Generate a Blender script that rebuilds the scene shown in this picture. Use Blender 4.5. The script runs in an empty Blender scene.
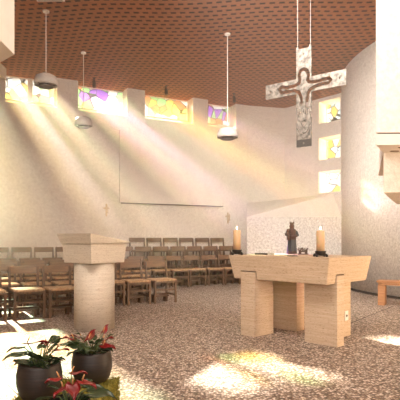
import bpy, bmesh, math, random
from mathutils import Vector, Matrix, Euler, noise
random.seed(7)
S = bpy.context.scene
C = S.collection
PI = math.pi
F = 480.0           # focal length in pixels of the 400 px frame
EYE = 1.2
CEIL = 5.5

# ------------------------------------------------------------------ camera
cd = bpy.data.cameras.new('camera'); cam = bpy.data.objects.new('camera', cd); C.objects.link(cam)
cam.location = (0, 0, EYE); cam.rotation_euler = (PI/2, 0, 0)
cd.sensor_width = 36; cd.lens = 36*F/400; cd.shift_y = 0.1; cd.clip_end = 200
S.camera = cam
# ------------------------------------------------------------------ world, sun, lights, exposure
w = bpy.data.worlds.new('world'); S.world = w; w.use_nodes = True
bg = w.node_tree.nodes['Background']
bg.inputs[0].default_value = (1.0, 0.95, 0.88, 1); bg.inputs[1].default_value = .62
SUN_DIR = Vector((-.594, 1.0, .62))         # towards the sun
sd = bpy.data.lights.new('sun', 'SUN'); sun = bpy.data.objects.new('sun', sd); C.objects.link(sun)
sd.energy = 42; sd.color = (1.0, .91, .80); sd.angle = math.radians(1.3)
sun.rotation_euler = SUN_DIR.to_track_quat('Z', 'Y').to_euler()
sun.location = (-8, 16, 12)
def area(name, loc, target, sx, sy, e, col):
    d = bpy.data.lights.new(name, 'AREA'); d.shape = 'RECTANGLE'; d.size = sx; d.size_y = sy; d.energy = e; d.color = col
    o = bpy.data.objects.new(name, d); C.objects.link(o); o.location = loc
    o.rotation_euler = (Vector(loc)-Vector(target)).to_track_quat('Z', 'Y').to_euler()
    return o
area('nave_fill', (0.5, -4.2, 3.4), (0, 9, 2.8), 8, 3.2, 250, (1.0, .92, .86))  # added fill from behind the camera; no window is modelled there
area('ceiling_fill', (-.6, 3.0, 5.38), (0.6, 10.0, .6), 4.5, 1.8, 260, (1.0, .91, .82))  # unseen fill lamp below the ceiling, added to brighten walls and floor
area('side_fill', (7.5, 3.2, 1.3), (1.2, 12.0, 1.3), 3, 1.8, 230, (1.0, .74, .48))  # invented warm fill from the right for low walls and lectern side
ld = area('round_wall_fill', (.2, 6.2, 5.38), (4.0, 11.6, 1.6), 1.6, 1.2, 170, (1.0, .93, .87)); ld.data.spread = math.radians(95)  # added lamp out of view that lifts the round wall; no roof opening
vs = S.view_settings
S.display_settings.display_device = 'sRGB'
vs.view_transform = 'Standard'; vs.look = 'None'; vs.gamma = 1; vs.use_curve_mapping = False
vs.exposure = 1.06
cy = S.cycles
cy.max_bounces = 8; cy.diffuse_bounces = 5; cy.volume_bounces = 1; cy.transparent_max_bounces = 12
cy.use_denoising = True; cy.sample_clamp_indirect = 8

# ------------------------------------------------------------------ materials
def mat(name, base=(.5,.5,.5), rough=.6, metal=0, **kw):
    m = bpy.data.materials.new(name); m.use_nodes = True
    b = m.node_tree.nodes['Principled BSDF']
    b.inputs['Base Color'].default_value = (*base, 1); b.inputs['Roughness'].default_value = rough
    b.inputs['Metallic'].default_value = metal
    for k, v in kw.items():
        b.inputs[k.replace('_', ' ')].default_value = v
    return m
class N:
    def __init__(s, m): s.m = m; s.t = m.node_tree; s.b = s.t.nodes.get('Principled BSDF')
    def new(s, ty, **kw):
        n = s.t.nodes.new(ty)
        for k, v in kw.items(): setattr(n, k, v)
        return n
    def link(s, a, b): s.t.links.new(a, b)
    def coord(s, scale=(1,1,1), rot=(0,0,0), world=False):
        if world:
            g = s.new('ShaderNodeNewGeometry'); out = g.outputs['Position']
        else:
            g = s.new('ShaderNodeTexCoord'); out = g.outputs['Object']
        mp = s.new('ShaderNodeMapping'); mp.inputs['Scale'].default_value = scale; mp.inputs['Rotation'].default_value = rot
        s.link(out, mp.inputs['Vector']); return mp.outputs[0]
    def noise(s, v, scale, detail=4, rough=.6):
        n = s.new('ShaderNodeTexNoise'); s.link(v, n.inputs['Vector'])
        n.inputs['Scale'].default_value = scale; n.inputs['Detail'].default_value = detail; n.inputs['Roughness'].default_value = rough
        return n.outputs['Fac']
    def ramp(s, f, stops):
        r = s.new('ShaderNodeValToRGB'); s.link(f, r.inputs[0]); e = r.color_ramp.elements
        while len(e) > 1: e.remove(e[-1])
        e[0].position, e[0].color = stops[0][0], (*stops[0][1], 1)
        for p, c in stops[1:]:
            q = e.new(p); q.color = (*c, 1)
        return r
    def math(s, op, a, b=None, c=None):
        n = s.new('ShaderNodeMath', operation=op)
        for i, x in enumerate((a, b, c)):
            if x is None: continue
            if isinstance(x, (int, float)): n.inputs[i].default_value = x
            else: s.link(x, n.inputs[i])
        return n.outputs[0]
    def bump(s, h, strength=.3, dist=.01):
        b = s.new('ShaderNodeBump'); s.link(h, b.inputs['Height'])
        b.inputs['Strength'].default_value = strength; b.inputs['Distance'].default_value = dist
        s.link(b.outputs[0], s.b.inputs['Normal'])
    def mix(s, f, a, b):
        n = s.new('ShaderNodeMix', data_type='RGBA')
        if isinstance(f, (int, float)): n.inputs[0].default_value = f
        else: s.link(f, n.inputs[0])
        for i, x in ((6, a), (7, b)):
            if isinstance(x, tuple): n.inputs[i].default_value = (*x, 1)
            else: s.link(x, n.inputs[i])
        return n.outputs[2]

def plaster(name, lo, hi, speck=30, amt=.5, bump=.5):
    m = mat(name, rough=.92); n = N(m); v = n.coord(world=True)
    a = n.noise(v, speck, 5, .7); r = n.ramp(a, [(.5-.25*amt-.05, lo), (.62, hi)])
    n.link(r.outputs[0], n.b.inputs['Base Color']); n.bump(n.noise(v, speck*1.2, 4, .7), bump, .02)
    return m
M = {}
M['plaster'] = plaster('rough_plaster', (.66,.58,.50), (.82,.75,.67), 16, .6, .45)
M['plaster_coarse'] = plaster('coarse_plaster', (.55,.48,.41), (.90,.85,.78), 17, .35, .5)
M['plaster_speckled'] = plaster('speckled_plaster', (.52,.45,.38), (.76,.70,.62), 22, .4, .6)
M['smooth'] = plaster('smooth_plaster', (.70,.62,.54), (.78,.71,.63), 5, 1, .05)

def wood(name, a, b, scale=1.0, rough=.5, axis=0):
    m = mat(name, rough=rough); n = N(m)
    sc = [14, 14, 14]; sc[axis] = 1.6
    v = n.coord(tuple(x*scale for x in sc)); f = n.noise(v, 2.2, 5, .6)
    r = n.ramp(f, [(.3, a), (.7, b)]); n.link(r.outputs[0], n.b.inputs['Base Color']); n.bump(f, .12, .004)
    return m
M['chair_wood'] = wood('brown_chair_wood', (.055,.027,.012), (.14,.07,.03), axis=2)
M['chair_board'] = wood('brown_chair_board', (.10,.05,.023), (.20,.105,.05), axis=0)
M['bench_wood'] = wood('reddish_bench_wood', (.25,.11,.045), (.42,.21,.095), axis=0)
M['platform_wood'] = wood('platform_wood', (.11,.062,.034), (.19,.11,.065), axis=0)
def straw():
    m = mat('woven_straw', rough=.8); n = N(m); v = n.coord((1,1,1))
    wv = n.new('ShaderNodeTexWave'); wv.bands_direction = 'Y'; wv.inputs['Scale'].default_value = 28; wv.inputs['Distortion'].default_value = 1.5
    n.link(v, wv.inputs['Vector'])
    r = n.ramp(wv.outputs['Fac'], [(.1, (.32,.19,.095)), (.7, (.58,.39,.23))]); n.link(r.outputs[0], n.b.inputs['Base Color'])
    n.bump(wv.outputs['Fac'], .5, .006); return m
M['straw'] = straw()

def travertine(name, a, b, c, rot=(0,0,0)):
    m = mat(name, rough=.55); n = N(m); v = n.coord((1.2,1.2,26), rot)
    f = n.noise(v, 2.4, 6, .65); g = n.noise(n.coord((5,5,34), rot), 6, 3, .5)
    r = n.ramp(f, [(.3, a), (.5, b), (.72, c)])
    pit = n.ramp(g, [(.33, (.50,.38,.27)), (.42, (1,1,1))])
    mx = n.new('ShaderNodeMix', data_type='RGBA', blend_type='MULTIPLY'); mx.inputs[0].default_value = .8
    n.link(r.outputs[0], mx.inputs[6]); n.link(pit.outputs[0], mx.inputs[7])
    n.link(mx.outputs[2], n.b.inputs['Base Color']); n.bump(g, .25, .005); return m
M['trav'] = travertine('travertine', (.48,.345,.22), (.56,.42,.29), (.64,.505,.37))
M['trav_pale'] = travertine('pale_travertine', (.50,.42,.33), (.57,.49,.39), (.63,.55,.45))

def floor_mat():
    m = mat('pebbled_floor', rough=.55); n = N(m); v = n.coord(world=True)
    vo = n.new('ShaderNodeTexVoronoi'); vo.inputs['Scale'].default_value = 50; n.link(v, vo.inputs['Vector'])
    sep = n.new('ShaderNodeSeparateColor'); n.link(vo.outputs['Color'], sep.inputs[0])
    r = n.ramp(sep.outputs[0], [(0, (.11,.08,.058)), (.25, (.22,.17,.13)), (.5, (.40,.325,.26)), (.75, (.62,.53,.45)), (1, (.85,.77,.69))])
    ed = n.ramp(vo.outputs['Distance'], [(.38, (1,1,1)), (.62, (.36,.28,.22))])
    mx = n.new('ShaderNodeMix', data_type='RGBA', blend_type='MULTIPLY'); mx.inputs[0].default_value = 1
    n.link(r.outputs[0], mx.inputs[6]); n.link(ed.outputs[0], mx.inputs[7])
    n.link(mx.outputs[2], n.b.inputs['Base Color'])
    inv = n.math('SUBTRACT', 1, vo.outputs['Distance']); n.bump(inv, .35, .01); return m
M['floor'] = floor_mat()

def ceiling_mat():
    m = mat('slotted_wood_ceiling', rough=.6, Specular_IOR_Level=.08); n = N(m)
    v = n.coord(world=True, rot=(0,0,math.radians(4))); sp = n.new('ShaderNodeSeparateXYZ'); n.link(v, sp.inputs[0])
    # gentle bend of the boards
    by = n.math('ADD', sp.outputs['Y'], n.math('MULTIPLY', n.math('SINE', n.math('MULTIPLY', sp.outputs['X'], 1.9)), .05))
    yv = n.math('DIVIDE', by, .165)
    row = n.math('FLOOR', yv); fy = n.math('SUBTRACT', yv, row)
    off = n.math('MULTIPLY', n.math('MODULO', n.math('ABSOLUTE', row), 2), .5)
    xv = n.math('ADD', n.math('DIVIDE', sp.outputs['X'], .175), off); fx = n.math('FRACT', n.math('ADD', xv, 1000))
    hole_x = n.math('LESS_THAN', n.math('ABSOLUTE', n.math('SUBTRACT', fx, .5)), .29)
    hole_y = n.math('LESS_THAN', n.math('ABSOLUTE', n.math('SUBTRACT', fy, .5)), .19)
    hole = n.math('MULTIPLY', hole_x, hole_y)
    g = n.noise(n.coord((1.2, 18, 1), world=True), 3, 4); wood_ = n.ramp(g, [(.3, (.31,.115,.048)), (.7, (.44,.18,.08))])
    c = n.mix(hole, wood_.outputs[0], (.03,.010,.004)); n.link(c, n.b.inputs['Base Color'])
    n.bump(n.math('SUBTRACT', 1, hole), .4, .01); return m
M['ceiling'] = ceiling_mat()

def glass_mat(i, palette, seed):
    m = bpy.data.materials.new('stained_glass'); m.use_nodes = True; n = N(m); t = m.node_tree; t.nodes.clear()
    v = n.coord((1,1,1)); ad = n.new('ShaderNodeVectorMath', operation='ADD'); n.link(v, ad.inputs[0]); ad.inputs[1].default_value = (seed, seed*.37, seed*1.3)
    vo = n.new('ShaderNodeTexVoronoi'); vo.inputs['Scale'].default_value = 3.9; n.link(ad.outputs[0], vo.inputs['Vector'])
    ve = n.new('ShaderNodeTexVoronoi', feature='DISTANCE_TO_EDGE'); ve.inputs['Scale'].default_value = 3.9; n.link(ad.outputs[0], ve.inputs['Vector'])
    sep = n.new('ShaderNodeSeparateColor'); n.link(vo.outputs['Color'], sep.inputs[0])
    k = len(palette); r = n.ramp(sep.outputs[0], [(j/k, palette[j]) for j in range(k)]); r.color_ramp.interpolation = 'CONSTANT'
    lead = n.math('LESS_THAN', ve.outputs['Distance'], .022)
    tr = n.new('ShaderNodeBsdfTransparent'); n.link(r.outputs[0], tr.inputs[0])
    df = n.new('ShaderNodeBsdfDiffuse'); df.inputs[0].default_value = (.03,.03,.03,1)
    ms = n.new('ShaderNodeMixShader'); n.link(lead, ms.inputs[0]); n.link(tr.outputs[0], ms.inputs[1]); n.link(df.outputs[0], ms.inputs[2])
    out = n.new('ShaderNodeOutputMaterial'); n.link(ms.outputs[0], out.inputs[0]); return m
W_, Y_, O_, G_, V_, R_ = (.99,.97,.93), (.98,.84,.42), (.95,.60,.38), (.66,.87,.56), (.66,.44,.84), (.92,.45,.34)

M['steel'] = mat('brushed_steel', (.62,.60,.57), .42, 1); 
_n = N(M['steel']); _v = _n.coord((1,1,1)); _f = _n.noise(_v, 22, 5); _n.bump(_f, .5, .008); _r = _n.ramp(_f, [(.38,(.15,.142,.13)),(.6,(.40,.375,.34))]); _n.link(_r.outputs[0], _n.b.inputs['Base Color'])
M['dark_steel'] = mat('dark_steel', (.10,.095,.088), .4, .5)
M['wire'] = mat('wire', (.8,.76,.7), .4, .6)
M['black'] = mat('black_metal', (.03,.026,.022), .45, .6)
M['dark_gap'] = mat('dark_joint', (.05,.035,.025), .9)
M['white'] = mat('white_enamel', (.82,.78,.72), .4)
M['lamp_glass'] = mat('opal_glass', (.55,.51,.46), .25)
M['wax'] = mat('cream_wax', (.58,.39,.22), .5, Subsurface_Weight=.3)
M['brass'] = mat('aged_brass', (.55,.38,.18), .4, 1)
M['flame'] = mat('flame', (1,.7,.3), .5); _b = M['flame'].node_tree.nodes['Principled BSDF']
_b.inputs['Emission Color'].default_value = (1,.75,.4,1); _b.inputs['Emission Strength'].default_value = 6
M['leaf'] = mat('dark_green_leaf', (.035,.075,.022), .32); _n = N(M['leaf']); _f = _n.noise(_n.coord((1,1,1)), 18, 3)
_r = _n.ramp(_f, [(.35, (.012,.026,.008)), (.7, (.035,.065,.018))]); _n.link(_r.outputs[0], _n.b.inputs['Base Color'])
M['stem'] = mat('green_stem', (.12,.15,.05), .5)
M['red'] = mat('red_spathe', (.42,.018,.018), .3); _n = N(M['red']); _f = _n.noise(_n.coord((1,1,1)), 25, 3)
_r = _n.ramp(_f, [(.35, (.12,.003,.004)), (.7, (.27,.01,.011))]); _n.link(_r.outputs[0], _n.b.inputs['Base Color'])
M['spadix'] = mat('orange_spadix', (.60,.30,.12), .5)
M['soil'] = mat('soil', (.05,.03,.018), .95)
M['pot'] = mat('dark_ceramic', (.04,.025,.018), .5); _n = N(M['pot']); _f = _n.noise(_n.coord((2,2,30)), 3, 4)
_r = _n.ramp(_f, [(.3, (.014,.009,.006)), (.7, (.034,.021,.015))]); _n.link(_r.outputs[0], _n.b.inputs['Base Color']); _n.bump(_f, .3, .004)
M['moss'] = mat('yellow_green_moss', (.30,.27,.04), .9); _n = N(M['moss']); _f = _n.noise(_n.coord((1,1,1)), 40, 4)
_r = _n.ramp(_f, [(.3, (.12,.11,.015)), (.7, (.42,.34,.05))]); _n.link(_r.outputs[0], _n.b.inputs['Base Color'])
M['robe_blue'] = mat('blue_grey_robe', (.028,.036,.04), .5)
M['robe_red'] = mat('gilded_red_dress', (.055,.026,.016), .6, 0)
M['skin'] = mat('painted_wood_skin', (.10,.05,.028), .7)
M['gold'] = mat('dull_gold', (.12,.07,.03), .6, .3)
M['dark_item'] = mat('dark_wood_item', (.09,.055,.035), .6)
M['book'] = mat('dark_book_cover', (.06,.045,.04), .5)
M['paper'] = mat('paper', (.75,.72,.66), .8)
M['hole'] = mat('dark_perforation', (.18,.10,.06), .9)

# ------------------------------------------------------------------ mesh helpers
def bx(bm, x0, x1, y0, y1, z0, z1, bevel=0, mt=None):
    r = bmesh.ops.create_cube(bm, size=1, matrix=Matrix.Translation(((x0+x1)/2, (y0+y1)/2, (z0+z1)/2)) @ Matrix.Diagonal((abs(x1-x0), abs(y1-y0), abs(z1-z0), 1)))
    vs_ = r['verts']
    if bevel:
        es = list({e for v in vs_ for e in v.link_edges})
        rr = bmesh.ops.bevel(bm, geom=es, offset=bevel, segments=2, affect='EDGES', profile=.5)
        vs_ = list({v for f in rr['faces'] for v in f.verts} | {v for v in vs_ if v.is_valid})
    if mt is not None: bmesh.ops.transform(bm, matrix=mt, verts=[v for v in vs_ if v.is_valid])
    return vs_
def prism(bm, pts, z0, z1):
    b = [bm.verts.new((x, y, z0)) for x, y in pts]; t = [bm.verts.new((x, y, z1)) for x, y in pts]
    n = len(pts); bm.faces.new(b[::-1]); bm.faces.new(t)
    for i in range(n): bm.faces.new((b[i], b[(i+1) % n], t[(i+1) % n], t[i]))
def tube(bm, pts, r, seg=8, caps=True):
    pts = [Vector(p) for p in pts]; rr = r if isinstance(r, (list, tuple)) else [r]*len(pts); rings = []
    t0 = (pts[1]-pts[0]).normalized(); up = Vector((0,0,1)) if abs(t0.z) < .9 else Vector((1,0,0)); nrm = t0.cross(up).normalized()
    for i, p in enumerate(pts):
        t = (pts[min(i+1, len(pts)-1)]-pts[max(i-1, 0)]).normalized()
        nrm = (nrm - t*nrm.dot(t)).normalized(); bn = t.cross(nrm)
        rings.append([bm.verts.new(p + (nrm*math.cos(a)+bn*math.sin(a))*rr[i]) for a in [2*PI*k/seg for k in range(seg)]])
    for a, b in zip(rings, rings[1:]):
        for k in range(seg): bm.faces.new((a[k], a[(k+1) % seg], b[(k+1) % seg], b[k]))
    if caps: bm.faces.new(rings[0][::-1]); bm.faces.new(rings[-1])
def lathe(bm, prof, seg=24, c=(0,0,0), wob=None):
    rings = []
    for r, z in prof:
        rings.append([bm.verts.new((c[0]+(r*(1+(wob(a, z) if wob else 0)))*math.cos(a), c[1]+(r*(1+(wob(a, z) if wob else 0)))*math.sin(a), c[2]+z)) for a in [2*PI*k/seg for k in range(seg)]])
    for a, b in zip(rings, rings[1:]):
        for k in range(seg): bm.faces.new((a[k], a[(k+1) % seg], b[(k+1) % seg], b[k]))
    bm.faces.new(rings[0][::-1]); bm.faces.new(rings[-1])
def ell(bm, c, r, rot=None, sub=2):
    m = Matrix.Translation(c) @ (rot.to_matrix().to_4x4() if rot else Matrix()) @ Matrix.Diagonal((*r, 1))
    bmesh.ops.create_icosphere(bm, subdivisions=sub, radius=1, matrix=m)
def obj(name, bm, m, parent=None, smooth=False, loc=None, rotz=0):
    me = bpy.data.meshes.new(name); bmesh.ops.recalc_face_normals(bm, faces=bm.faces); bm.to_mesh(me); bm.free()
    me.materials.append(m if not isinstance(m, str) else M[m])
    if smooth:
        for p in me.polygons: p.use_smooth = True
    o = bpy.data.objects.new(name, me); C.objects.link(o)
    if parent: o.parent = parent
    if loc: o.location = loc
    o.rotation_euler.z = rotz
    return o
def B(): return bmesh.new()
def tag(o, label, cat, group=None, kind=None):
    o['label'] = label; o['category'] = cat
    if group: o['group'] = group
    if kind: o['kind'] = kind
    return o
def thing(name, label, cat, loc=(0,0,0), rotz=0, group=None):
    o = bpy.data.objects.new(name, None); C.objects.link(o); o.empty_display_size = .1
    o.location = loc; o.rotation_euler.z = rotz; return tag(o, label, cat, group)
def struct(name, bm, m, label=None, parent=None):
    o = obj(name, bm, m, parent)
    if not parent:
        o['kind'] = 'structure'
        if label: o['label'] = label; o['category'] = name.split('_')[0]
    return o
def dup(root, loc, rotz, label, group=None):
    r = root.copy(); C.objects.link(r); r.location = loc; r.rotation_euler = (0, 0, rotz); r['label'] = label
    if group: r['group'] = group
    for ch in list(root.children):
        c = ch.copy(); C.objects.link(c); c.parent = r
        for g in list(ch.children):
            d = g.copy(); C.objects.link(d); d.parent = c
    return r
def bake(o):   # apply modifiers without operators
    dg = bpy.context.evaluated_depsgraph_get(); me = bpy.data.meshes.new_from_object(o.evaluated_get(dg))
    old = o.data; o.modifiers.clear(); o.data = me; bpy.data.meshes.remove(old)
def remesh(o, vox):
    md = o.modifiers.new('r', 'REMESH'); md.mode = 'VOXEL'; md.voxel_size = vox; md.use_smooth_shade = True
    sm = o.modifiers.new('s', 'SMOOTH'); sm.factor = .5; sm.iterations = 3; bake(o)
def at(px, D, z=0): return Vector(((px-200)/F*D, D, z))

# ------------------------------------------------------------------ the room
# clerestory wall line
WS = .494
def wl(X, off=0):   # a point on the window wall; off = distance inward
    n_ = Vector((.443, -.8965)); return Vector((X, 14.59+WS*X)) + n_*off
def wdir(): return Vector((.8965, .443))
TH = .40
bm = B()
bm.faces.new([bm.verts.new(p) for p in ((-10,-5,0), (12,-5,0), (12,19,0), (-10,19,0))])
r_ = bmesh.ops.extrude_face_region(bm, geom=bm.faces[:]); bmesh.ops.translate(bm, verts=[v for v in r_['geom'] if isinstance(v, bmesh.types.BMVert)], vec=(0,0,-.3))
struct('floor', bm, 'floor')
# ceiling follows the outer wall line
o0, o1 = wl(-10, -TH), wl(1.43, -TH)
bm = B(); prism(bm, [(-10, -5), (12, -5), (12, 12.5), (4.6, 14.3), (3.0, 16.2), (o1.x, o1.y+.05), (o0.x, o0.y)], CEIL, CEIL+.25)
struct('ceiling', bm, 'ceiling')
# window wall with openings under the ceiling
wins = [(-8.35, -7.12), (-6.62, -5.25), (-4.935, -3.79), (-3.29, -2.06), (-1.582, -.2115), (.2457, 1.136)]
SILL = 4.86
TALL = {1: 1.6}     # sill height of the tall window, added out of view to sunlight the left floor
def slab_on_wall(bm, X0, X1, off0, off1, z0, z1):
    a, b, c, d = wl(X0, off0), wl(X1, off0), wl(X1, off1), wl(X0, off1)
    prism(bm, [tuple(a), tuple(b), tuple(c), tuple(d)], z0, z1)
bm = B(); slab_on_wall(bm, -10, wins[1][0], -TH, 0, 0, SILL-.16); slab_on_wall(bm, wins[1][1], 1.5, -TH, 0, 0, SILL-.16); slab_on_wall(bm, wins[1][0], wins[1][1], -TH, 0, 0, 1.6-.16)
edges = [-10]+[x for p in wins for x in p]+[1.5]
for i in range(0, len(edges), 2): slab_on_wall(bm, edges[i], edges[i+1], -TH, 0, SILL-.16, CEIL)
for w_i, (a_, b_) in enumerate(wins):      # sloping sills
    sl_ = TALL.get(w_i, SILL)
    p = [wl(a_, 0), wl(b_, 0), wl(b_, -TH), wl(a_, -TH)]
    lo = [bm.verts.new((q.x, q.y, sl_-.165)) for q in p]
    hi = [bm.verts.new((q.x, q.y, z)) for q, z in zip(p, (sl_-.155, sl_-.155, sl_, sl_))]
    bm.faces.new(lo[::-1]); bm.faces.new(hi)
    for k in range(4): bm.faces.new((lo[k], lo[(k+1) % 4], hi[(k+1) % 4], hi[k]))
struct('wall_left', bm, 'plaster')
D_ = [tuple(.52*c for c in q) for q in ((.95,.84,.62), (.80,.95,.80), (.97,.93,.85), (.97,.78,.58))]
pal = [[Y_, W_, O_, Y_, W_], D_, [tuple(.8*c for c in q) for q in (W_, G_, Y_, W_, O_, G_, W_)], [V_, G_, W_, W_, O_, W_], [W_, G_, Y_, W_, G_, O_], [tuple(.9*c for c in q) for q in (W_, V_, W_, O_, G_, W_)]]
ang = math.atan2(.443, .8965)
for i, (a_, b_) in enumerate(wins):
    c = (wl(a_, -TH)+wl(b_, -TH))/2; L = (b_-a_)/.8965; sl_ = TALL.get(i, SILL); h = CEIL-sl_
    bm = B(); bx(bm, -L/2-.01, L/2+.01, -.006, .006, 0, h)
    pane = obj('window_%d' % (i+1), bm, glass_mat(i, pal[i], 3.1*i+1.7), loc=(c.x, c.y+.02, sl_), rotz=ang); pane['kind'] = 'structure'
    bm = B()
    bx(bm, -L/2, L/2, -.02, .02, 0, .03); bx(bm, -L/2, L/2, -.02, .02, h-.03, h)
    for x in (-L/2+.015, L/2-.015): bx(bm, x-.015, x+.015, -.02, .02, 0, h)
    if i == 2: bx(bm, -.06, .06, -.05, .03, 0, h)
    obj('window_frame', bm, 'smooth', pane)
# altar wall and the wall with three square windows
P1, P2, P3 = Vector((1.43, 15.3)), Vector((2.76, 15.66)), Vector((6.2, 11.55))
bm = B(); prism(bm, [(1.36, 15.30), tuple(P2), (3.05, 16.0), (1.36, 15.72)], 0, CEIL)
struct('wall_back', bm, 'plaster')
d = (P3-P2).normalized(); nout = Vector((-d.y, d.x)); L3 = (P3-P2).length     # outward normal
if nout.x < 0: nout = -nout
def seg(bm, t0, t1, z0, z1, th=.5):
    a = P2+d*t0; b = P2+d*t1; prism(bm, [tuple(a), tuple(b), tuple(b+nout*th), tuple(a+nout*th)], z0, z1)
T0, T1 = 1.34, 2.10
holes = [(2.63, 3.27), (3.63, 4.30), (4.73, 5.40)]
bm = B(); seg(bm, 0, T0, 0, CEIL); seg(bm, T1, L3, 0, CEIL)
zz = [0]+[z for h in holes for z in h]+[CEIL]
for i in range(0, len(zz), 2): seg(bm, T0, T1, zz[i], zz[i+1])
struct('wall_niche', bm, 'plaster')
for i, (z0, z1) in enumerate(holes):
    c = P2+d*((T0+T1)/2)+nout*.42; an = math.atan2(d.y, d.x); L = T1-T0
    bm = B(); bx(bm, -L/2, L/2, -.006, .006, 0, z1-z0)
    g = obj('window_%d' % (i+7), bm, glass_mat(7+i, [W_, W_, W_, Y_, W_, (.85,.93,.95)] if i < 2 else [W_, W_, (.80,.9,.9), Y_, W_], 5.3*i+2), loc=(c.x, c.y, z0), rotz=an); g['kind'] = 'structure'
    bm = B(); bx(bm, -L/2, L/2, -.02, .02, 0, .025); bx(bm, -L/2, L/2, -.02, .02, z1-z0-.025, z1-z0)
    for x in (-L/2+.012, L/2-.012): bx(bm, x-.012, x+.012, -.02, .02, 0, z1-z0)
    obj('window_frame', bm, 'smooth', g)
# low rough wall with sloping top behind the altar
bm = B()
fl = [(1.372,14.0),(4.15,14.0)]; bk = [(4.15,14.03),(3.99,14.25),(2.78,15.68),(1.49,15.34)]; bz = [1.90,2.59,2.54,2.38]
bot = [bm.verts.new((x,y,0)) for x,y in fl+bk]; top = [bm.verts.new((x,y,1.87)) for x,y in fl]+[bm.verts.new((x,y,z)) for (x,y),z in zip(bk,bz)]
bm.faces.new(bot[::-1])
for tri in ((0,1,2),(0,2,3),(0,3,4),(0,4,5)): bm.faces.new([top[k] for k in tri])
for k in range(6): bm.faces.new((bot[k], bot[(k+1)%6], top[(k+1)%6], top[k]))
lw = struct('wall_low', bm, 'plaster_coarse'); lw.data.materials.append(M['smooth'])
for p in lw.data.polygons:
    if p.normal.z > .3: p.material_index = 1
# big round wall on the right
bm = B(); cx, cyy, R = 8.12, 11.64, 4.5
prism(bm, [(cx+R*math.cos(2*PI*k/96), cyy+R*math.sin(2*PI*k/96)) for k in range(96)], 0, CEIL)
o = struct('wall_right', bm, 'plaster_speckled')
for p in o.data.polygons: p.use_smooth = abs(p.normal.z) < .5
# hanging masonry masses of the galleries
bm = B(); prism(bm, [(1.833, 5.0), (5.5, 4.9), (5.5, 7.4), (2.75, 7.4), (2.07, 5.42)], 2.32, CEIL)
struct('wall_gallery_right', bm, 'plaster')
bm = B(); prism(bm, [(1.833, 5.0), (5.5, 4.9), (5.5, 7.4), (2.75, 7.4), (2.07, 5.42)], 2.19, 2.305)
struct('trim_1', bm, 'smooth')
bm = B(); prism(bm, [(1.86, 5.03), (5.4, 4.95), (5.4, 7.3), (2.77, 7.3), (2.09, 5.45)], 2.30, 2.325); struct('trim_2', bm, 'dark_gap')
bm = B(); prism(bm, [(2.08, 5.44), (5.3, 5.4), (5.3, 7.2), (2.95, 7.2), (2.35, 6.0)], 1.74, 2.20); struct('wall_gallery_lower', bm, 'plaster')
bm = B()
for i in range(7):
    for j in range(3):
        x = 2.12+.16*i+.08*(j % 2); y = 5.1+.11*j
        if x > 1.9+(y-5)*.5: bx(bm, x, x+.09, y, y+.04, 2.184, 2.192)
struct('trim_3', bm, 'hole')
bm = B(); prism(bm, [(-2.3, -1), (-2.3, 5.95), (-2.62, 6.25), (-6, 6.25), (-6, -1)], 3.5, CEIL); struct('wall_gallery_left', bm, 'smooth')
bm = B(); prism(bm, [(-4.82, 11.3), (-4.86, 12.05), (-8, 10.5), (-8, 9.6)], 5.22, CEIL); struct('trim_4', bm, 'smooth')
# flat plaster panel on the window wall and joint in the floor
bm = B(); xa, xb = -2.27, .68
slab_on_wall(bm, xa, xb, .0, .07, 2.25, 4.28); 
struct('trim_5', bm, 'smooth')
bm = B(); slab_on_wall(bm, xa+.05, xb, 0, .085, 2.225, 2.25); struct('trim_6', bm, 'dark_gap')
bm = B()
a, b = at(354, 1.2*F/82), at(384, 1.2*F/70); dd = (b-a).normalized(); nn = Vector((-dd.y, dd.x, 0))*.008
v = [bm.verts.new(q+Vector((0,0,.003))) for q in (a-nn-dd*1.3, b-nn+dd*.6, b+nn+dd*.6, a+nn-dd*1.3)]; bm.faces.new(v)
struct('trim_7', bm, 'dark_gap')
# dark skirting at the foot of the round wall
bm = B()
ks = [k for k in range(44, 76)]
for k in ks:
    a0, a1 = 2*PI*k/96, 2*PI*(k+1)/96
    prism(bm, [(cx+rr*math.cos(a), cyy+rr*math.sin(a)) for rr, a in ((R-.01, a0), (R+.02, a0), (R+.02, a1), (R-.01, a1))], 0, .05)
struct('baseboard_right', bm, 'dark_gap')

bm = B(); prism(bm, [(-10.2,-5.2),(12.2,-5.2),(12.2,-5.0),(-10.2,-5.0)], 0, CEIL); struct('wall_front', bm, 'smooth')
bm = B(); prism(bm, [(-10.2,-5.0),(-10,-5.0),(-10,9.7),(-10.2,9.7)], 0, CEIL); struct('wall_side_left', bm, 'plaster')
bm = B(); prism(bm, [(12,-5.0),(12.2,-5.0),(12.2,12.6),(12,12.6)], 0, CEIL); struct('wall_side_right', bm, 'plaster')
# haze that makes the light shafts visible
bm = B(); bx(bm, -9.3, 6.5, 4.6, 17.0, .3, CEIL-.02)
hz = bpy.data.materials.new('haze'); hz.use_nodes = True; t = hz.node_tree; t.nodes.clear()
vn = t.nodes.new('ShaderNodeVolumeScatter'); vn.inputs['Color'].default_value = (1,.95,.88,1); vn.inputs['Density'].default_value = .021; vn.inputs['Anisotropy'].default_value = .66
ge = t.nodes.new('ShaderNodeNewGeometry'); sx = t.nodes.new('ShaderNodeSeparateXYZ'); t.links.new(ge.outputs['Position'], sx.inputs[0])
mr = t.nodes.new('ShaderNodeMapRange'); mr.interpolation_type = 'SMOOTHSTEP'; t.links.new(sx.outputs['Z'], mr.inputs['Value'])
for k_, v_ in (('From Min', .3), ('From Max', 1.9), ('To Min', 0), ('To Max', .027)): mr.inputs[k_].default_value = v_
t.links.new(mr.outputs[0], vn.inputs['Density'])
on = t.nodes.new('ShaderNodeOutputMaterial'); t.links.new(vn.outputs[0], on.inputs['Volume'])
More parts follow.
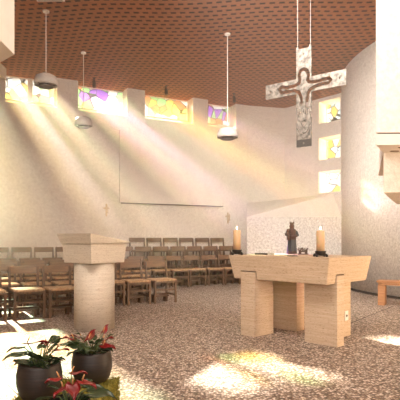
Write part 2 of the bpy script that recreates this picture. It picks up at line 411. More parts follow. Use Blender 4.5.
h_ = obj('haze', bm, hz); tag(h_, 'thin incense haze under the ceiling showing the slanting coloured light shafts', 'haze', kind='stuff')

# ------------------------------------------------------------------ altar
U, V = Vector((.699, -.715)), Vector((.715, .699)); AC = Vector((1.235, 6.027)); AROT = math.atan2(U.y, U.x)
TOP = 1.007
def alt(u, v, z=TOP): q = AC+U*u+V*v; return Vector((q.x, q.y, z))
altar = thing('altar', 'massive travertine stone altar with four block legs in the centre', 'altar', (AC.x, AC.y, 0), AROT)
bm = B()
lo = [(-.67,-.455), (.67,-.455), (.67,.455), (-.67,.455)]; hi = [(-.73,-.505), (.73,-.505), (.72,.50), (-.73,.50)]
a = [bm.verts.new((x, y, .71)) for x, y in lo]; b = [bm.verts.new((x, y, TOP)) for x, y in hi]
bm.faces.new(a[::-1]); bm.faces.new(b)
for k in range(4): bm.faces.new((a[k], a[(k+1) % 4], b[(k+1) % 4], b[k]))
bmesh.ops.bevel(bm, geom=bm.edges[:], offset=.006, segments=2, affect='EDGES')
slab = obj('altar_slab', bm, 'trav', altar)
legs = [(-.53,-.31,-.49,-.10), (.27,.695,-.27,-.12), (.25,.45,.08,.49), (-.58,-.16,.2,.38)]
cut = B()
for (u0,u1,v0,v1) in legs:
    g_ = .014
    bx(cut, u0-g_, u1+g_, v0-g_-(.2 if v0 < -.4 else 0), v1+g_+(.2 if v1 > .45 else 0), .5, .815)
    if u1 > .6: bx(cut, u1-.05, u1+.2, v0-g_, v1+g_, .5, .8149)
co = obj('cutter', cut, 'dark_gap', altar)
md = slab.modifiers.new('b', 'BOOLEAN'); md.operation = 'DIFFERENCE'; md.object = co; md.solver = 'EXACT'; md.use_self = True
bpy.context.view_layer.update(); bake(slab); bpy.data.objects.remove(co)
for i, (u0,u1,v0,v1) in enumerate(legs):
    bm = B(); bx(bm, u0, u1, v0, v1, 0, .80, .006); lg = obj('leg', bm, 'trav', altar)
    if i == 2:
        bm = B(); bx(bm, u1, u1+.008, .335, .415, .20, .32, .002); sk = obj('power_socket', bm, 'paper', lg); sk['label'] = 'white socket plate'
        bm = B(); lathe(bm, [(.016, 0), (.016, .003)], 14); 
        bmesh.ops.rotate(bm, verts=bm.verts, cent=(0,0,0), matrix=Matrix.Rotation(PI/2, 3, 'Y')); bmesh.ops.translate(bm, verts=bm.verts, vec=(u1+.0075, .375, .26))
        for vtx in bm.verts: pass
        sk2 = obj('socket_hole', bm, 'black', lg)
def candle(u, v, h, r, label):
    t = thing('altar_candle', label, 'candle', alt(u, v), 0, 'altar candles')
    bm = B(); lathe(bm, [(r, .055), (r, .055+h-.006), (r-.006, .055+h), (.012, .055+h-.004)], 24); obj('wax', bm, 'wax', t, True)
    bm = B(); lathe(bm, [(.8*r, .012), (1.25*r, .02), (1.28*r, .05), (1.33*r, .06), (1.33*r, .067), (r*1.02, .067), (r*1.02, .05)], 20)
    for k in range(4):
        a = PI/4+k*PI/2; c_, s_ = math.cos(a), math.sin(a)
        tube(bm, [(r*c_, r*s_, .02), (1.7*r*c_, 1.7*r*s_, .028), (1.8*r*c_, 1.8*r*s_, .001)], [.011, .012, .012], 8)
        ell(bm, (1.75*r*c_, 1.75*r*s_, .016), (.016, .016, .015))
    obj('candle_holder', bm, 'black', t, True)
    bm = B(); tube(bm, [(0,0,.05+h-.01), (0,0,.055+h+.014)], .0025, 6); obj('wick', bm, 'black', t)
    bm = B(); lathe(bm, [(.001, 0), (.007, .008), (.009, .018), (.005, .032), (.0005, .045)], 10, (0,0,.055+h+.008)); obj('flame', bm, 'flame', t, True)
candle(-.655, -.42, .265, .048, 'lit cream pillar candle in a black holder on the far left altar corner')
candle(.47, -.25, .245, .047, 'lit cream pillar candle in a black holder beside the right end of the altar top')
# statue (painted mother and child)
st = thing('statue', 'small painted statue of a crowned woman holding a child on the altar', 'statue', alt(-.375, .40), -.1); st.scale = (1.12,1.08,1.08)
bm = B()
wob = lambda a, z: .09*math.sin(7*a+z*9)*max(0, 1-z/.28)+.03*math.sin(13*a)
lathe(bm, [(.056,0),(.060,.012),(.056,.06),(.052,.13),(.050,.19),(.052,.24),(.056,.28),(.050,.305),(.030,.325),(.016,.335)], 48, wob=wob)
ell(bm, (0,0,.352), (.024,.027,.032)); ell(bm, (0,.008,.352), (.031,.031,.036)); tube(bm, [(0,0,.32),(0,0,.345)], .014)
tube(bm, [(.05,0,.29),(.066,-.02,.24),(.03,-.056,.215),(-.02,-.06,.22)], [.019,.02,.016,.011]); tube(bm, [(-.05,0,.29),(-.068,-.01,.245),(-.045,-.05,.225)], [.019,.021,.014])
body = obj('robed_body', bm, 'robe_blue', st, True); remesh(body, .0042)
body.data.materials.clear(); body.data.materials.append(M['robe_blue']); body.data.materials.append(M['robe_red']); body.data.materials.append(M['skin'])
for p in body.data.polygons:
    c = p.center
    if c.z > .327 and c.y < -.010: p.material_index = 2
    elif c.z > .18 and c.y < -.005 and abs(c.x) < .045: p.material_index = 1
    elif c.z < .04 and c.y < -.03: p.material_index = 1
    elif c.z < .25 and c.z > .20 and c.y < -.05: p.material_index = 2
bm = B()
for s in (-1, 1): ell(bm, (s*.009, -.0245, .357), (.003,.002,.002), sub=1)
obj('eyes', bm, 'black', st); 
bm = B(); ell(bm, (0, -.0285, .349), (.003,.004,.005), sub=1); ell(bm, (0, -.0265, .339), (.006,.002,.0018), sub=1); obj('nose_and_mouth', bm, 'skin', st)
bm = B(); lathe(bm, [(.024,.378),(.025,.392),(.023,.392),(.022,.378)], 20)
for k in range(8):
    a = k*PI/4; bmesh.ops.create_cone(bm, segments=6, radius1=.007, radius2=.001, depth=.022, matrix=Matrix.Translation((.024*math.cos(a), .024*math.sin(a), .401)), cap_ends=True)
obj('crown', bm, 'gold', st)
bm = B()
ell(bm, (-.05,-.052,.245), (.024,.022,.036)); ell(bm, (-.052,-.054,.297), (.018,.019,.021)); tube(bm, [(-.052,-.054,.27),(-.052,-.054,.285)], .009)
tube(bm, [(-.066,-.058,.262),(-.083,-.072,.25),(-.09,-.085,.262)], [.008,.007,.005]); tube(bm, [(-.036,-.06,.262),(-.025,-.075,.252),(-.015,-.08,.262)], [.008,.007,.005])
tube(bm, [(-.058,-.06,.22),(-.062,-.082,.205),(-.062,-.082,.175)], [.011,.009,.006]); tube(bm, [(-.042,-.06,.22),(-.042,-.084,.205),(-.044,-.084,.172)], [.011,.009,.006])
ch = obj('child', bm, 'robe_red', st, True); remesh(ch, .003); ch.data.materials.append(M['skin']); ch.data.materials[0] = M['robe_red']
for p in ch.data.polygons:
    if p.center.z > .278 or p.center.z < .19: p.material_index = 1
bm = B(); ell(bm, (-.052,-.050,.303), (.019,.019,.018)); obj('child_hair', bm, 'dark_item', ch, True)
bm = B(); lathe(bm, [(.066,-.001),(.066,.010),(.060,.013)], 24); obj('plinth', bm, 'dark_item', st)
# small wooden crib ornament
it = thing('crib_ornament', 'small dark twig crib ornament beside the statue on the altar', 'ornament', alt(-.17, .36), .3)
bm = B(); bx(bm, -.06,.06,-.035,.035,.0,.012); bx(bm, -.05,-.04,-.03,.03,.012,.06); bx(bm, .04,.05,-.03,.03,.012,.06); bx(bm, -.045,.045,-.028,-.022,.03,.04); bx(bm, -.045,.045,.022,.028,.03,.045)
obj('crib_frame', bm, 'dark_item', it)
bm = B(); random.seed(3)
for k in range(16):
    x = random.uniform(-.05,.05); y = random.uniform(-.025,.025); tube(bm, [(x, y, .04), (x+random.uniform(-.04,.04), y+random.uniform(-.02,.02), random.uniform(.06,.1))], .004, 6)
for z in (.062,.08): bx(bm, -.075,.075,-.006,.006,z,z+.007)
obj('twigs', bm, 'dark_item', it)
def book(name, u, v, L, Wd, h, m, label, rz=0):
    t = thing(name, label, 'book', alt(u, v), AROT+rz); bm = B(); bx(bm, -L/2,L/2,-Wd/2,Wd/2,0,.004); bx(bm, -L/2,L/2,-Wd/2,Wd/2,h-.004,h); bx(bm,-L/2,L/2,-Wd/2-.001,-Wd/2+.004,0,h); obj('cover', bm, m, t)
    bm = B(); bx(bm, -L/2+.005,L/2-.005,-Wd/2+.004,Wd/2-.005,.004,h-.004); obj('pages', bm, 'paper', t)
book('missal', -.47, -.08, .21, .15, .022, 'book', 'dark closed book lying flat on the left half of the altar')
book('booklet', .13, -.32, .10, .07, .010, 'book', 'thin dark booklet near the front edge left of the right altar candle')

# ------------------------------------------------------------------ lectern (ambo)
D0 = 6.55; ax = (94.5-200)/F*D0
amb = thing('lectern', 'pale stone lectern with round column and slanted reading top', 'lectern', (ax, D0, 0))
bm = B(); prof = [(.272,0),(.272,.895)]; lathe(bm, prof, 56); col = obj('column', bm, 'trav_pale', amb)
for p in col.data.polygons: p.use_smooth = abs(p.normal.z) < .5
def loc_at(px, y, D):   # local point on the lectern seen at a pixel and depth
    return ((px-200)/F*D-ax, D-D0, 1.2-(y-240)/F*D)
rot = math.radians(-38)
def head(z0, z1, s0, s1, ztop=None, ratio=1.0):
    bm = B(); c_, s_ = math.cos(rot), math.sin(rot)
    def q(x, y, z): return bm.verts.new((x*c_-y*s_, x*s_+y*c_, z))
    lo = [q(x*s0, y*s0*ratio, z0) for x, y in ((-1,-1),(1,-1),(1,1),(-1,1))]
    hi = [q(x*s1, y*s1*ratio, z1 if ztop is None else ztop[k]) for k, (x, y) in enumerate(((-1,-1),(1,-1),(1,1),(-1,1)))]
    bm.faces.new(lo[::-1]); bm.faces.new(hi)
    for k in range(4): bm.faces.new((lo[k], lo[(k+1) % 4], hi[(k+1) % 4], hi[k]))
    bmesh.ops.bevel(bm, geom=bm.edges[:], offset=.004, segments=1, affect='EDGES')
    return bm
obj('capital', head(.895, 1.148, .285, .305), 'trav_pale', amb)
obj('reading_top', head(1.150, 1.29,   .315, .358, (1.288, 1.285, 1.172, 1.172)), 'trav_pale', amb)

# ------------------------------------------------------------------ hanging cross
ctr = Vector((1.337, 6.17)); ca = math.atan2(-.64, .89)
def seg_d(p, a, b):
    ab = (b[0]-a[0], b[1]-a[1]); l = ab[0]**2+ab[1]**2; t = max(0, min(1, ((p[0]-a[0])*ab[0]+(p[1]-a[1])*ab[1])/l)) if l else 0
    return math.hypot(p[0]-a[0]-t*ab[0], p[1]-a[1]-t*ab[1])
def zc(x, y): return ((x-160)/265, -(y-165+.188*(x-160))/283)
slot = [zc(*p) for p in [(150,236),(152,212),(142,190),(125,184),(92,190),(76,192),(68,180),(76,170),(95,174),(125,167),(143,158),(146,146),(142,128),(148,112),(160,106),(172,112),(177,128),(174,146),(180,153),(205,153),(228,146),(248,140),(254,148),(246,158),(228,160),(200,170),(184,180),(174,196),(171,236)]]
cr = thing('hanging_cross', 'steel cross with cut out figure hanging on wires above the altar', 'cross', (ctr.x, ctr.y, 3.187), ca)
st_ = .006; g = {}
iu = range(int(-.55/st_), int(.55/st_)+1); iv = range(int(-.70/st_), int(.468/st_)+1)
random.seed(11)
scrib = []
for k in range(7): scrib.append(((-.085+.028*k, -.30-.02*(k % 2)), (-.07+.026*k, -.35-.025*((k+1) % 2))))
scrib += [((-.09,-.29),(-.05,-.315)), ((.03,-.28),(.085,-.30)), ((-.095,-.38),(-.095,-.46)), ((.095,-.36),(.09,-.44)), ((-.085,-.55),(-.055,-.60)), ((.085,-.52),(.055,-.60)),
          ((-.055,-.60),(-.02,-.615)), ((.055,-.60),(.02,-.615))]
heart = [(0,-.53),(-.03,-.49),(-.034,-.465),(-.018,-.455),(0,-.475),(.018,-.455),(.034,-.465),(.03,-.49),(0,-.53)]
dots = [(0,.40), (-.47,.0), (.47,.0)]
keep = set()
for i in iu:
    for j in iv:
        u, v = (i+.5)*st_, (j+.5)*st_
        if not (abs(u) <= .1 or abs(v) <= .096): continue
        e = .004*noise.noise(Vector((u*9, v*9, 0)))
        if abs(v) > .096 and abs(u) > .1+e: continue
        if min(seg_d((u, v), slot[k], slot[k+1]) for k in range(len(slot)-1)) < .0225: continue
        if v < -.25:
            if min(seg_d((u, v), *s) for s in scrib) < .0078: continue
            if any(seg_d((u, v), heart[k], heart[k+1]) < .006 for k in range(len(heart)-1)) or (abs(u) < .028 and -.52+abs(u)*1.2 < v < -.465): continue
        if any(math.hypot(u-a, v-b) < .011 for a, b in dots): continue
        keep.add((i, j))
bm = B(); vc = {}
def vert(i, j, s):
    k = (i, j, s)
    if k not in vc: vc[k] = bm.verts.new((i*st_, s*.011, j*st_))
    return vc[k]
for (i, j) in keep:
    for s in (-1, 1): bm.faces.new((vert(i,j,s), vert(i+1,j,s), vert(i+1,j+1,s), vert(i,j+1,s)))
    for (di, dj, a, b) in ((-1,0,(0,0),(0,1)), (1,0,(1,0),(1,1)), (0,-1,(0,0),(1,0)), (0,1,(0,1),(1,1))):
        if (i+di, j+dj) not in keep:
            bm.faces.new((vert(i+a[0],j+a[1],-1), vert(i+b[0],j+b[1],-1), vert(i+b[0],j+b[1],1), vert(i+a[0],j+a[1],1)))
obj('cross_plate', bm, 'steel', cr)
bm = B(); bx(bm, -.1,.1,-.011,.011,-.787,-.697)  # foot of the cross: its dark reflection is put into the plate colour
o = obj('foot_plate', bm, 'dark_steel', cr); o['label'] = 'polished end plate with dark reflection painted in'
bm = B(); tube(bm, [(0,-.013,-.745),(0,.013,-.745)], .012, 12); obj('bolt', bm, 'steel', cr)
for s in (-1, 1):
    bm = B(); tube(bm, [(s*.088,0,.45),(s*.088,0,CEIL-3.187)], .002, 6); obj('suspension_wire', bm, 'wire', cr)
    bm = B(); bx(bm, s*.088-.012, s*.088+.012, -.016, .016, .44, .50); obj('wire_clamp', bm, 'steel', cr)

# ------------------------------------------------------------------ pendant lamps
def pendant(px, D, zc_, rad, label, mt='lamp_glass'):
    p = at(px, D); t = thing('pendant_lamp', label, 'lamp', (p.x, p.y, CEIL), 0, 'pendant lamps')
    dz = zc_-CEIL
    bm = B(); lathe(bm, [(.06,-.03),(.06,-.002)], 20); obj('ceiling_rose', bm, 'white', t)
    bm = B(); tube(bm, [(0,0,-.03),(0,0,dz+.11)], .007, 8); obj('rod', bm, 'white', t)
    bm = B(); r = rad
    lathe(bm, [(.03,dz+.12),(.5*r,dz+.115),(.86*r,dz+.075),(r,dz-.01),(r,dz-.09),(.95*r,dz-.095),(.95*r,dz-.01),(.8*r,dz+.06),(.4*r,dz+.095)], 36)
    obj('lamp_shade', bm, mt, t, True)
    bm = B(); lathe(bm, [(.55*r,dz-.085),(.62*r,dz-.085),(.62*r,dz-.125),(.55*r,dz-.125)], 28)
    for k in range(6):
        a = k*PI/3; tube(bm, [(.58*r*math.cos(a), .58*r*math.sin(a), dz-.10), (.9*r*math.cos(a), .9*r*math.sin(a), dz-.085)], .010, 6)
    obj('lamp_ring', bm, 'dark_steel', t)
    bm = B(); ell(bm, (0,0,dz-.03), (.05,.05,.07)); obj('bulb', bm, 'white', t, True)
pendant(46, 9.0, 4.19, .215, 'grey dome pendant lamp in front of the leftmost stained glass window')
pendant(227.5, 10.0, 3.42, .215, 'white pendant lamp just below the fourth stained glass window')
pendant(83.5, 11.0, 3.9, .20, 'pale pendant lamp in the light shafts below the purple stained glass')

# ceiling spotlights in front of the windows
for px, D, lb in ((94, 12.75, 'dark ceiling spotlight before the purple and orange window'), (166, 13.4, 'dark ceiling spotlight before the green and yellow window'), (234, 14.1, 'dark ceiling spotlight nearest the hanging cross')):
    p = at(px, D); t = thing('ceiling_spotlight', lb, 'spotlight', (p.x, p.y, CEIL), .4, 'ceiling spotlights')
    bm = B(); tube(bm, [(0,0,0),(0,0,-.09)], .014, 8); bx(bm, -.03,.03,-.03,.03,-.02,0); obj('bracket', bm, 'black', t)
    bm = B(); tube(bm, [(0,.0,-.08),(0,-.03,-.25)], [.042,.05], 14); obj('spotlight_head', bm, 'black', t)
t = thing('ceiling_panel_lamp', 'white rectangular lamp on the ceiling at the top edge', 'lamp', (-2.62, 8.28, CEIL))
bm = B(); bx(bm, -.25,.24,-.19,.19,-.1,0,.01); obj('lamp_housing', bm, 'white', t)
bm = B(); bx(bm, -.22,.21,-.16,.16,-.108,-.1); obj('diffuser', bm, 'lamp_glass', t)

# wall sconces with candle (consecration crosses)
for X, z, lb in ((wl(0).x, 0, None),) if False else ((-2.60, 2.02, 'small brass candle sconce on the wall above the lectern'), (.87, 1.88, 'small brass candle sconce on the wall left of the altar statue')):
    q = wl(X, 0); t = thing('wall_sconce', lb, 'sconce', (q.x, q.y, z), ang, 'wall sconces')
    bm = B(); bx(bm, -.02,.02,-.02,0,-.16,.18); bx(bm, -.08,.08,-.02,0,.04,.08); obj('cross_plate', bm, 'brass', t)
    bm = B(); tube(bm, [(0,-.01,-.08),(0,-.08,-.10),(0,-.11,-.06)], .008, 8); lathe(bm, [(.02,-.065),(.04,-.05),(.042,-.045)], 14, (0,-.11,0)); obj('candle_arm', bm, 'brass', t)
    bm = B(); lathe(bm, [(.016,-.045),(.016,.13)], 12, (0,-.11,0)); obj('candle', bm, 'wax', t)

# ------------------------------------------------------------------ choir platform
XL, XR = -8.0, .72
def pl_slab(bm, x0, x1, o0_, o1_, z0, z1):
    slab_on_wall(bm, x0, x1, o0_, o1_, z0, z1)
pf = thing('choir_platform', 'stepped brown wooden platform under the rear chair rows', 'platform', (0,0,0))
bm = B(); slab_on_wall(bm, XL, XR, .02, 1.36, 0, .22); slab_on_wall(bm, XL, XR+.0, .02, 1.38, .222, .24); obj('lower_step', bm, 'platform_wood', pf)
bm = B(); slab_on_wall(bm, -4.6, XR-.02, .02, .68, .24, .46); slab_on_wall(bm, -4.6, XR, .02, .70, .462, .48); obj('upper_step', bm, 'platform_wood', pf)

# ------------------------------------------------------------------ chairs
def leg_bm(x, y, h, top_y=None):
    bm = B(); s = .018; ty = y if top_y is None else top_y
    lo = [bm.verts.new((x+a*s, y+b*s, 0)) for a, b in ((-1,-1),(1,-1),(1,1),(-1,1))]
    md_ = [bm.verts.new((x+a*s, y+b*s, .42)) for a, b in ((-1,-1),(1,-1),(1,1),(-1,1))]
    hi = [bm.verts.new((x+a*s*.85, ty+b*s*.8, h)) for a, b in ((-1,-1),(1,-1),(1,1),(-1,1))]
    bm.faces.new(lo[::-1]); bm.faces.new(hi)
    for A, Z in ((lo, md_), (md_, hi)):
        for k in range(4): bm.faces.new((A[k], A[(k+1) % 4], Z[(k+1) % 4], Z[k]))
    return bm
CH = 'wooden chairs'
def make_chair(label, loc, rz):     # faces local -y
    t = thing('chair', label, 'chair', loc, rz)
    for s in (-1, 1):
        obj('leg', leg_bm(s*.215, -.20, .43), 'chair_wood', t)
        obj('leg', leg_bm(s*.215, .20, .775, .245), 'chair_wood', t)
    bm = B()     # woven seat, slightly sagging
    n = 8; gv = [[bm.verts.new((-.225+.45*i/n, -.215+.42*j/n, .452-.018*math.sin(PI*i/n)*math.sin(PI*j/n))) for j in range(n+1)] for i in range(n+1)]
    for i in range(n):
        for j in range(n): bm.faces.new((gv[i][j], gv[i+1][j], gv[i+1][j+1], gv[i][j+1]))
    r = bmesh.ops.extrude_face_region(bm, geom=bm.faces[:]); bmesh.ops.translate(bm, verts=[v for v in r['geom'] if isinstance(v, bmesh.types.BMVert)], vec=(0,0,-.035))
    obj('seat', bm, 'straw', t, True)
    bm = B()
    for s in (-1, 1): bx(bm, s*.215-.012, s*.215+.012, -.19, .19, .385, .42)
    bx(bm, -.2,.2,-.21,-.19,.385,.42); bx(bm, -.2,.2,.19,.21,.385,.42); obj('seat_frame', bm, 'chair_wood', t)
    bm = B(); m_ = 10     # curved back board
    ra = []
    for i in range(m_+1):
        x = -.225+.45*i/m_; yy = .225+.035*(1-(x/.225)**2)
        ra.append([bm.verts.new(p) for p in ((x, yy, .665), (x, yy+.016, .665), (x, yy+.032, .785), (x, yy+.016, .785))])
    for a, b in zip(ra, ra[1:]):
        for k in range(4): bm.faces.new((a[k], a[(k+1) % 4], b[(k+1) % 4], b[k]))
    bm.faces.new(ra[0]); bm.faces.new(ra[-1][::-1]); obj('backrest', bm, 'chair_board', t, False)
    bm = B(); bx(bm, -.2,.2,-.208,-.19,.24,.27); obj('stretcher', bm, 'chair_wood', t)
    for s in (-1, 1):
        bm = B(); bx(bm, s*.215-.009, s*.215+.009, -.19,.19,.13,.165); obj('stretcher', bm, 'chair_wood', t)
    bm = B(); bx(bm, -.17,.17,.0,.17,.10,.125); 
    for s in (-1, 1): bx(bm, s*.13-.02, s*.13+.02, .02,.15,.0,.10)
    bx(bm, -.2,.2,.07,.10,.125,.16)
    obj('kneeler', bm, 'chair_wood', t)
    return t
RZ = math.atan2(.5, .86)   # facing (.5,-.86)
proto = None
def place(x, y, z, rz, label, group):
    global proto
    if proto is None:
        proto = make_chair(label, (x, y, z), rz); proto['group'] = group
    else: dup(proto, (x, y, z), rz, label, group)
ORD = ['first','second','third','fourth','fifth','sixth','seventh','eighth','ninth','tenth','eleventh','twelfth','thirteenth','fourteenth','fifteenth']
def row(x0, y0, dx, dy, n, pitch, rz, name, group, end, z=0, skip=(), jit=.02):
    l = math.hypot(dx, dy); dx /= l; dy /= l; k_ = 0
    for i in range(n):
        if i in skip: continue
        x = x0+dx*pitch*i+random.uniform(-jit, jit); y = y0+dy*pitch*i+random.uniform(-jit, jit)
        place(x, y, z, rz+random.uniform(-.03,.03), 'wooden chair, %s from the %s in the %s' % (ORD[k_], end, name), group); k_ += 1
random.seed(5)
# nearest left row
p = at(60, 7.65); row(p.x, p.y, -.86, -.42, 4, .52, RZ, 'nearest row left of lectern', 'chairs in the nearest left row', 'lectern')
p = at(66, 8.7); row(p.x, p.y, -.86, -.42, 5, .52, RZ, 'second row left of lectern', 'chairs in the second left row', 'lectern')
p = at(62, 9.9); row(p.x, p.y, -.86, -.42, 4, .52, RZ, 'third row left of lectern', 'chairs in the third left row', 'lectern')
# middle block right of the lectern
p = at(160, 9.3); row(p.x, p.y, -.86, -.46, 3, .50, RZ, 'front row right of lectern', 'chairs right of the lectern', 'altar')
p = at(137, 10.35); row(p.x, p.y, -.86, -.46, 3, .50, RZ, 'second row right of lectern', 'chairs in the second row right of the lectern', 'altar')
# choir rows parallel to the window wall
wr = math.atan2(.443, .8965)
for off, z, n, xr, skip, nm in ((1.66, 0, 13, .52, (), 'row before the platform'), (1.02, .24, 13, .42, (), 'row on the lower platform step'), (.36, .48, 10, .47, (6, 7, 9), 'row on the upper platform step')):
    q = wl(xr-.0, off); row(q.x, q.y, -.8965, -.443, n, .515, wr, nm, 'chairs in the '+nm, 'right', z, skip, .006)
q = wl(.93, 1.15); place(q.x, q.y, 0, wr, 'wooden chair on the floor at the right end of the stepped platform', 'chairs in the row before the platform')

# ------------------------------------------------------------------ bench at right
p = at(395, 9.3)
t = thing('bench', 'low reddish wooden bench with rounded seat by the round wall', 'bench', (3.95, 8.62, 0), -.5)
bm = B(); n = 10; pts = []
L = 1.5
outl = [(-.75+.02, -.10), (-.72,-.15), (-.64,-.175), (.75,-.175), (.75,.175), (-.64,.175), (-.72,.15), (-.75+.02,.10)]
prism(bm, outl, .415, .455); bmesh.ops.bevel(bm, geom=bm.edges[:], offset=.008, segments=2, affect='EDGES'); obj('seat', bm, 'bench_wood', t)
bm = B(); prism(bm, [(x*.96, y*.9) for x, y in outl], .375, .412); obj('apron', bm, 'bench_wood', t)
for x in (-.64, .60):
    bm = B(); bx(bm, x-.06, x+.06, -.13, .13, 0, .376, .004); obj('leg', bm, 'bench_wood', t)

# ------------------------------------------------------------------ white cable on the floor
bm = B(); pts = []
for px, y in ((-12,330),(-4,352),(1,366),(5,378),(11,388),(19,395),(30,402),(45,408)):
    D = 1.2*F/(y-240); pts.append(at(px, D, .006))
sm = []
for k in range(len(pts)-1):
    a, b, c, d_ = pts[max(k-1,0)], pts[k], pts[k+1], pts[min(k+2, len(pts)-1)]
    for s in range(5):
        u = s/5; sm.append(.5*((2*b)+(c-a)*u+(2*a-5*b+4*c-d_)*u*u+(3*b-a-3*c+d_)*u**3))
tube(bm, sm, .005, 6); tag(obj('cable', bm, 'white', None, True), 'thin white cable curving on the pebbled floor beside the left plant pot', 'cable')

# ------------------------------------------------------------------ moss block and plants
bm = B(); MZ = .25
ms = thing('moss_block', 'yellow green moss covered block under the flower pots', 'plant stand', (-.94, 2.95, 0))
x0, x1, y0, y1 = -.20, .371, -.22, .42
bx(bm, x0, x1, y0, y1, 0, MZ-.016, .03); bmesh.ops.subdivide_edges(bm, edges=bm.edges[:], cuts=12, use_grid_fill=True)
for v in bm.verts:
    q = v.co*14; v.co += Vector((noise.noise(q), noise.noise(q+Vector((9,0,0))), noise.noise(q+Vector((0,9,0)))*.5))*.012
    v.co.z = max(v.co.z, 0)
obj('moss_body', bm, 'moss', ms, True)
bm = B(); random.seed(21)
def blade(bm, p, n_):
    d_ = (Vector(n_)+Vector((random.uniform(-.7,.7), random.uniform(-.7,.7), random.uniform(-.4,.6)))).normalized(); s = d_.cross(Vector((random.random(), random.random(), .3))).normalized()*.0022
    L = random.uniform(.010,.024); p = Vector(p); b = p+d_*L; 
    bend = Vector((random.uniform(-1,1), random.uniform(-1,1), random.uniform(-1,.3)))*.007
    a1, a2, b1, b2, c1 = [bm.verts.new(q) for q in (p-s, p+s, p+d_*L*.6+s*.8, p+d_*L*.6-s*.8, b+bend)]
    bm.faces.new((a1, a2, b1, b2)); bm.faces.new((b2, b1, c1))
for k in range(9000):
    r = random.random()
    if r < .5: blade(bm, (random.uniform(x0,x1), random.uniform(y0,y1), MZ-.018), (0,0,1))
    elif r < .78: blade(bm, (random.uniform(x0,x1), y0+.002, random.uniform(.01,MZ)), (0,-1,.2))
    else: blade(bm, (x1-.002, random.uniform(y0,y1), random.uniform(.01,MZ)), (1,0,.2))
mm = obj('moss_fibres', bm, 'moss', ms); mm['kind'] = 'stuff'

def heart_leaf(bm, base, direction, L, Wd, droop=.25, roll=0., n=8, m_=4):
    d_ = Vector(direction).normalized(); up = Vector((0,0,1)); side = d_.cross(up)
    side = side.normalized() if side.length > .05 else Vector((1,0,0))
    nr = side.cross(d_).normalized(); rm = Matrix.Rotation(roll, 3, d_); side = rm @ side; nr = rm @ nr
    G = []
    for i in range(n+1):
        s = i/n; wd = Wd*(math.sin(PI*min(1, (s*.93+.07))**.62))*(1-s**3*.3); wd = max(wd, .001)
        back = -.16*L*(1-s)**3 
        G.append([])
        for j in range(-m_, m_+1):
            f = j/m_
            p = Vector(base)+d_*(s*L+back*abs(f)*1.6)+side*(wd*f)+nr*(.22*wd*abs(f)**1.4-.01*math.sin(6*s)*abs(f))-Vector((0,0,1))*(droop*L*s*s)
            G[-1].append(bm.verts.new(p))
    for i in range(n):
        for j in range(2*m_):
            bm.faces.new((G[i][j], G[i+1][j], G[i+1][j+1], G[i][j+1]))
def thicken(bm, t=.0018):
    bmesh.ops.recalc_face_normals(bm, faces=bm.faces); bmesh.ops.solidify(bm, geom=bm.faces[:], thickness=t)
def pot_plant(loc, R_p, H_p, label, leaves, flowers, seed, rz=0, potm='pot'):
    random.seed(seed); t = thing('potted_anthurium', label, 'plant', loc, rz, 'red flowering pot plants')
    bm = B(); r = R_p
    lathe(bm, [(.70*r,0),(.78*r,.01),(.90*r,.18*H_p),(1.0*r,.45*H_p),(1.0*r,.68*H_p),(.93*r,.92*H_p),(.92*r,H_p),(.87*r,H_p),(.86*r,.9*H_p),(.80*r,.86*H_p)], 40)
    obj('pot', bm, potm, t, True)
    bm = B(); lathe(bm, [(.86*r,.86*H_p),(.86*r,.885*H_p),(.3*r,.91*H_p)], 20); obj('soil', bm, 'soil', t)
    lb, sb = B(), B(); z0 = .88*H_p
    for (a, rad, z, L, Wd, el) in leaves:
        a = math.radians(a); base = Vector((math.cos(a)*rad, math.sin(a)*rad, H_p+z))
        st0 = Vector((math.cos(a)*.2*rad, math.sin(a)*.2*rad, z0))
        tube(sb, [st0, st0.lerp(base, .5)+Vector((0,0,.03)), base], [.004,.0035,.003], 6)
        heart_leaf(lb, base, (math.cos(a), math.sin(a), el), L, Wd, .35, random.uniform(-.5,.5))
    for k in range(26):      # small low leaves around the rim
        a = random.uniform(0, 2*PI); rad = random.uniform(.2,.95)*r; base = Vector((math.cos(a)*rad, math.sin(a)*rad, .93*H_p+random.uniform(0,.035)))
        heart_leaf(lb, base, (math.cos(a)+random.uniform(-.6,.6), math.sin(a)+random.uniform(-.6,.6), random.uniform(-.1,.6)), random.uniform(.03,.055), random.uniform(.012,.02), .3, random.uniform(-.6,.6), 5, 2)
    thicken(lb); obj('leaves', lb, 'leaf', t, True); obj('stems', sb, 'stem', t, True)
    for (a, rad, z, L, Wd, el, ra) in flowers:
        a = math.radians(a); base = Vector((math.cos(a)*rad, math.sin(a)*rad, H_p+z)); ra = math.radians(ra)
        fb = B(); heart_leaf(fb, base, (math.cos(ra), math.sin(ra), el), L, Wd, .12, random.uniform(-.35,.35)); thicken(fb, .002)
        f = obj('flower', fb, 'red', t, True)
        sb2 = B(); st0 = Vector((math.cos(a)*.15*rad, math.sin(a)*.15*rad, z0)); tube(sb2, [st0, st0.lerp(base, .5)+Vector((0,0,.02)), base], .003, 6); obj('flower_stem', sb2, 'stem', f, True)
        pb = B(); tip = base+Vector((math.cos(ra)*.014, math.sin(ra)*.014, .036)); tube(pb, [base+Vector((0,0,.002)), base.lerp(tip,.5)+Vector((0,0,.004)), tip], [.0035,.004,.002], 8); obj('spadix', pb, 'spadix', f, True)
    return t
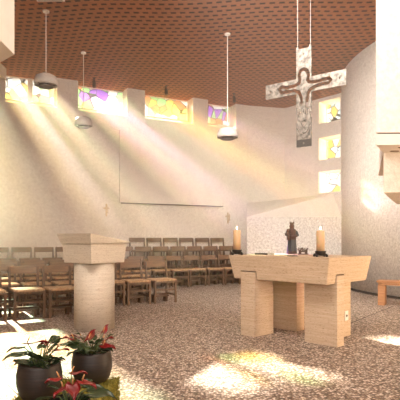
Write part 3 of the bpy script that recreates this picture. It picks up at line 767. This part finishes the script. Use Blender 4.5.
# right rear pot
D2 = 3.25; p = at(92, D2)
pot_plant((p.x, p.y, MZ), .136, .20, 'dark round pot with red anthuriums on the right of the moss block',
    [(200,.10,.045,.085,.04,.2), (250,.07,.05,.09,.042,.1), (160,.12,.06,.08,.035,.4), (330,.10,.035,.085,.04,.1), (20,.09,.06,.09,.03,1.3), (100,.08,.06,.08,.035,.5), (290,.05,.06,.07,.03,.6), (225,.11,.015,.08,.04,.1), (270,.09,.03,.09,.045,.3), (310,.08,.07,.08,.04,.9), (185,.06,.09,.07,.035,1.2)],
    [(180,.07,.085,.085,.040,.35,190), (240,.03,.085,.10,.048,.9,60), (330,.10,.05,.095,.040,-.1,340), (10,.07,.07,.08,.035,.3,0), (200,.12,.09,.075,.022,.25,200), (30,.08,.12,.07,.02,1.2,50)], 31)
# left pot
D1 = 2.9; p = at(39.5, D1)
pot_plant((p.x, p.y, MZ), .134, .21, 'dark round pot with heart shaped leaves and red flowers, leftmost of the plants',
    [(195,.09,.06,.12,.042,.05), (250,.04,.04,.11,.055,.9), (180,.10,.095,.10,.028,.0), (330,.09,.04,.11,.05,.3), (20,.13,.10,.08,.035,.3), (60,.10,.11,.08,.035,.6), (300,.10,.03,.08,.045,.2), (100,.10,.07,.08,.035,.4), (10,.09,.115,.07,.03,.9), (275,.07,.05,.11,.055,.7), (230,.08,.02,.09,.045,.3), (345,.07,.08,.09,.042,1.0), (40,.06,.12,.07,.03,1.1)],
    [(170,.08,.115,.13,.030,.12,5), (10,.10,.075,.085,.028,.1,350), (60,.06,.10,.04,.015,.3,200)], 47)
# front plant, pot mostly below the frame, on the floor
p = at(70, 2.55)
pot_plant((p.x, p.y, 0), .115, .355, 'low red anthurium in front of the moss block at the bottom edge',
    [(0,.12,.03,.13,.06,.1), (200,.09,.02,.10,.05,.1), (300,.08,.0,.10,.05,.2), (250,.07,.0,.10,.045,.3), (150,.09,.04,.09,.04,.3), (60,.09,.05,.09,.04,.4), (30,.10,.04,.10,.05,.1)],
    [(190,.055,.115,.075,.028,-.15,200), (90,.03,.13,.085,.036,.0,15), (300,.05,.09,.10,.040,-.5,290), (350,.07,.10,.10,.036,-.15,330), (240,.05,.075,.07,.034,-.5,240)], 53)
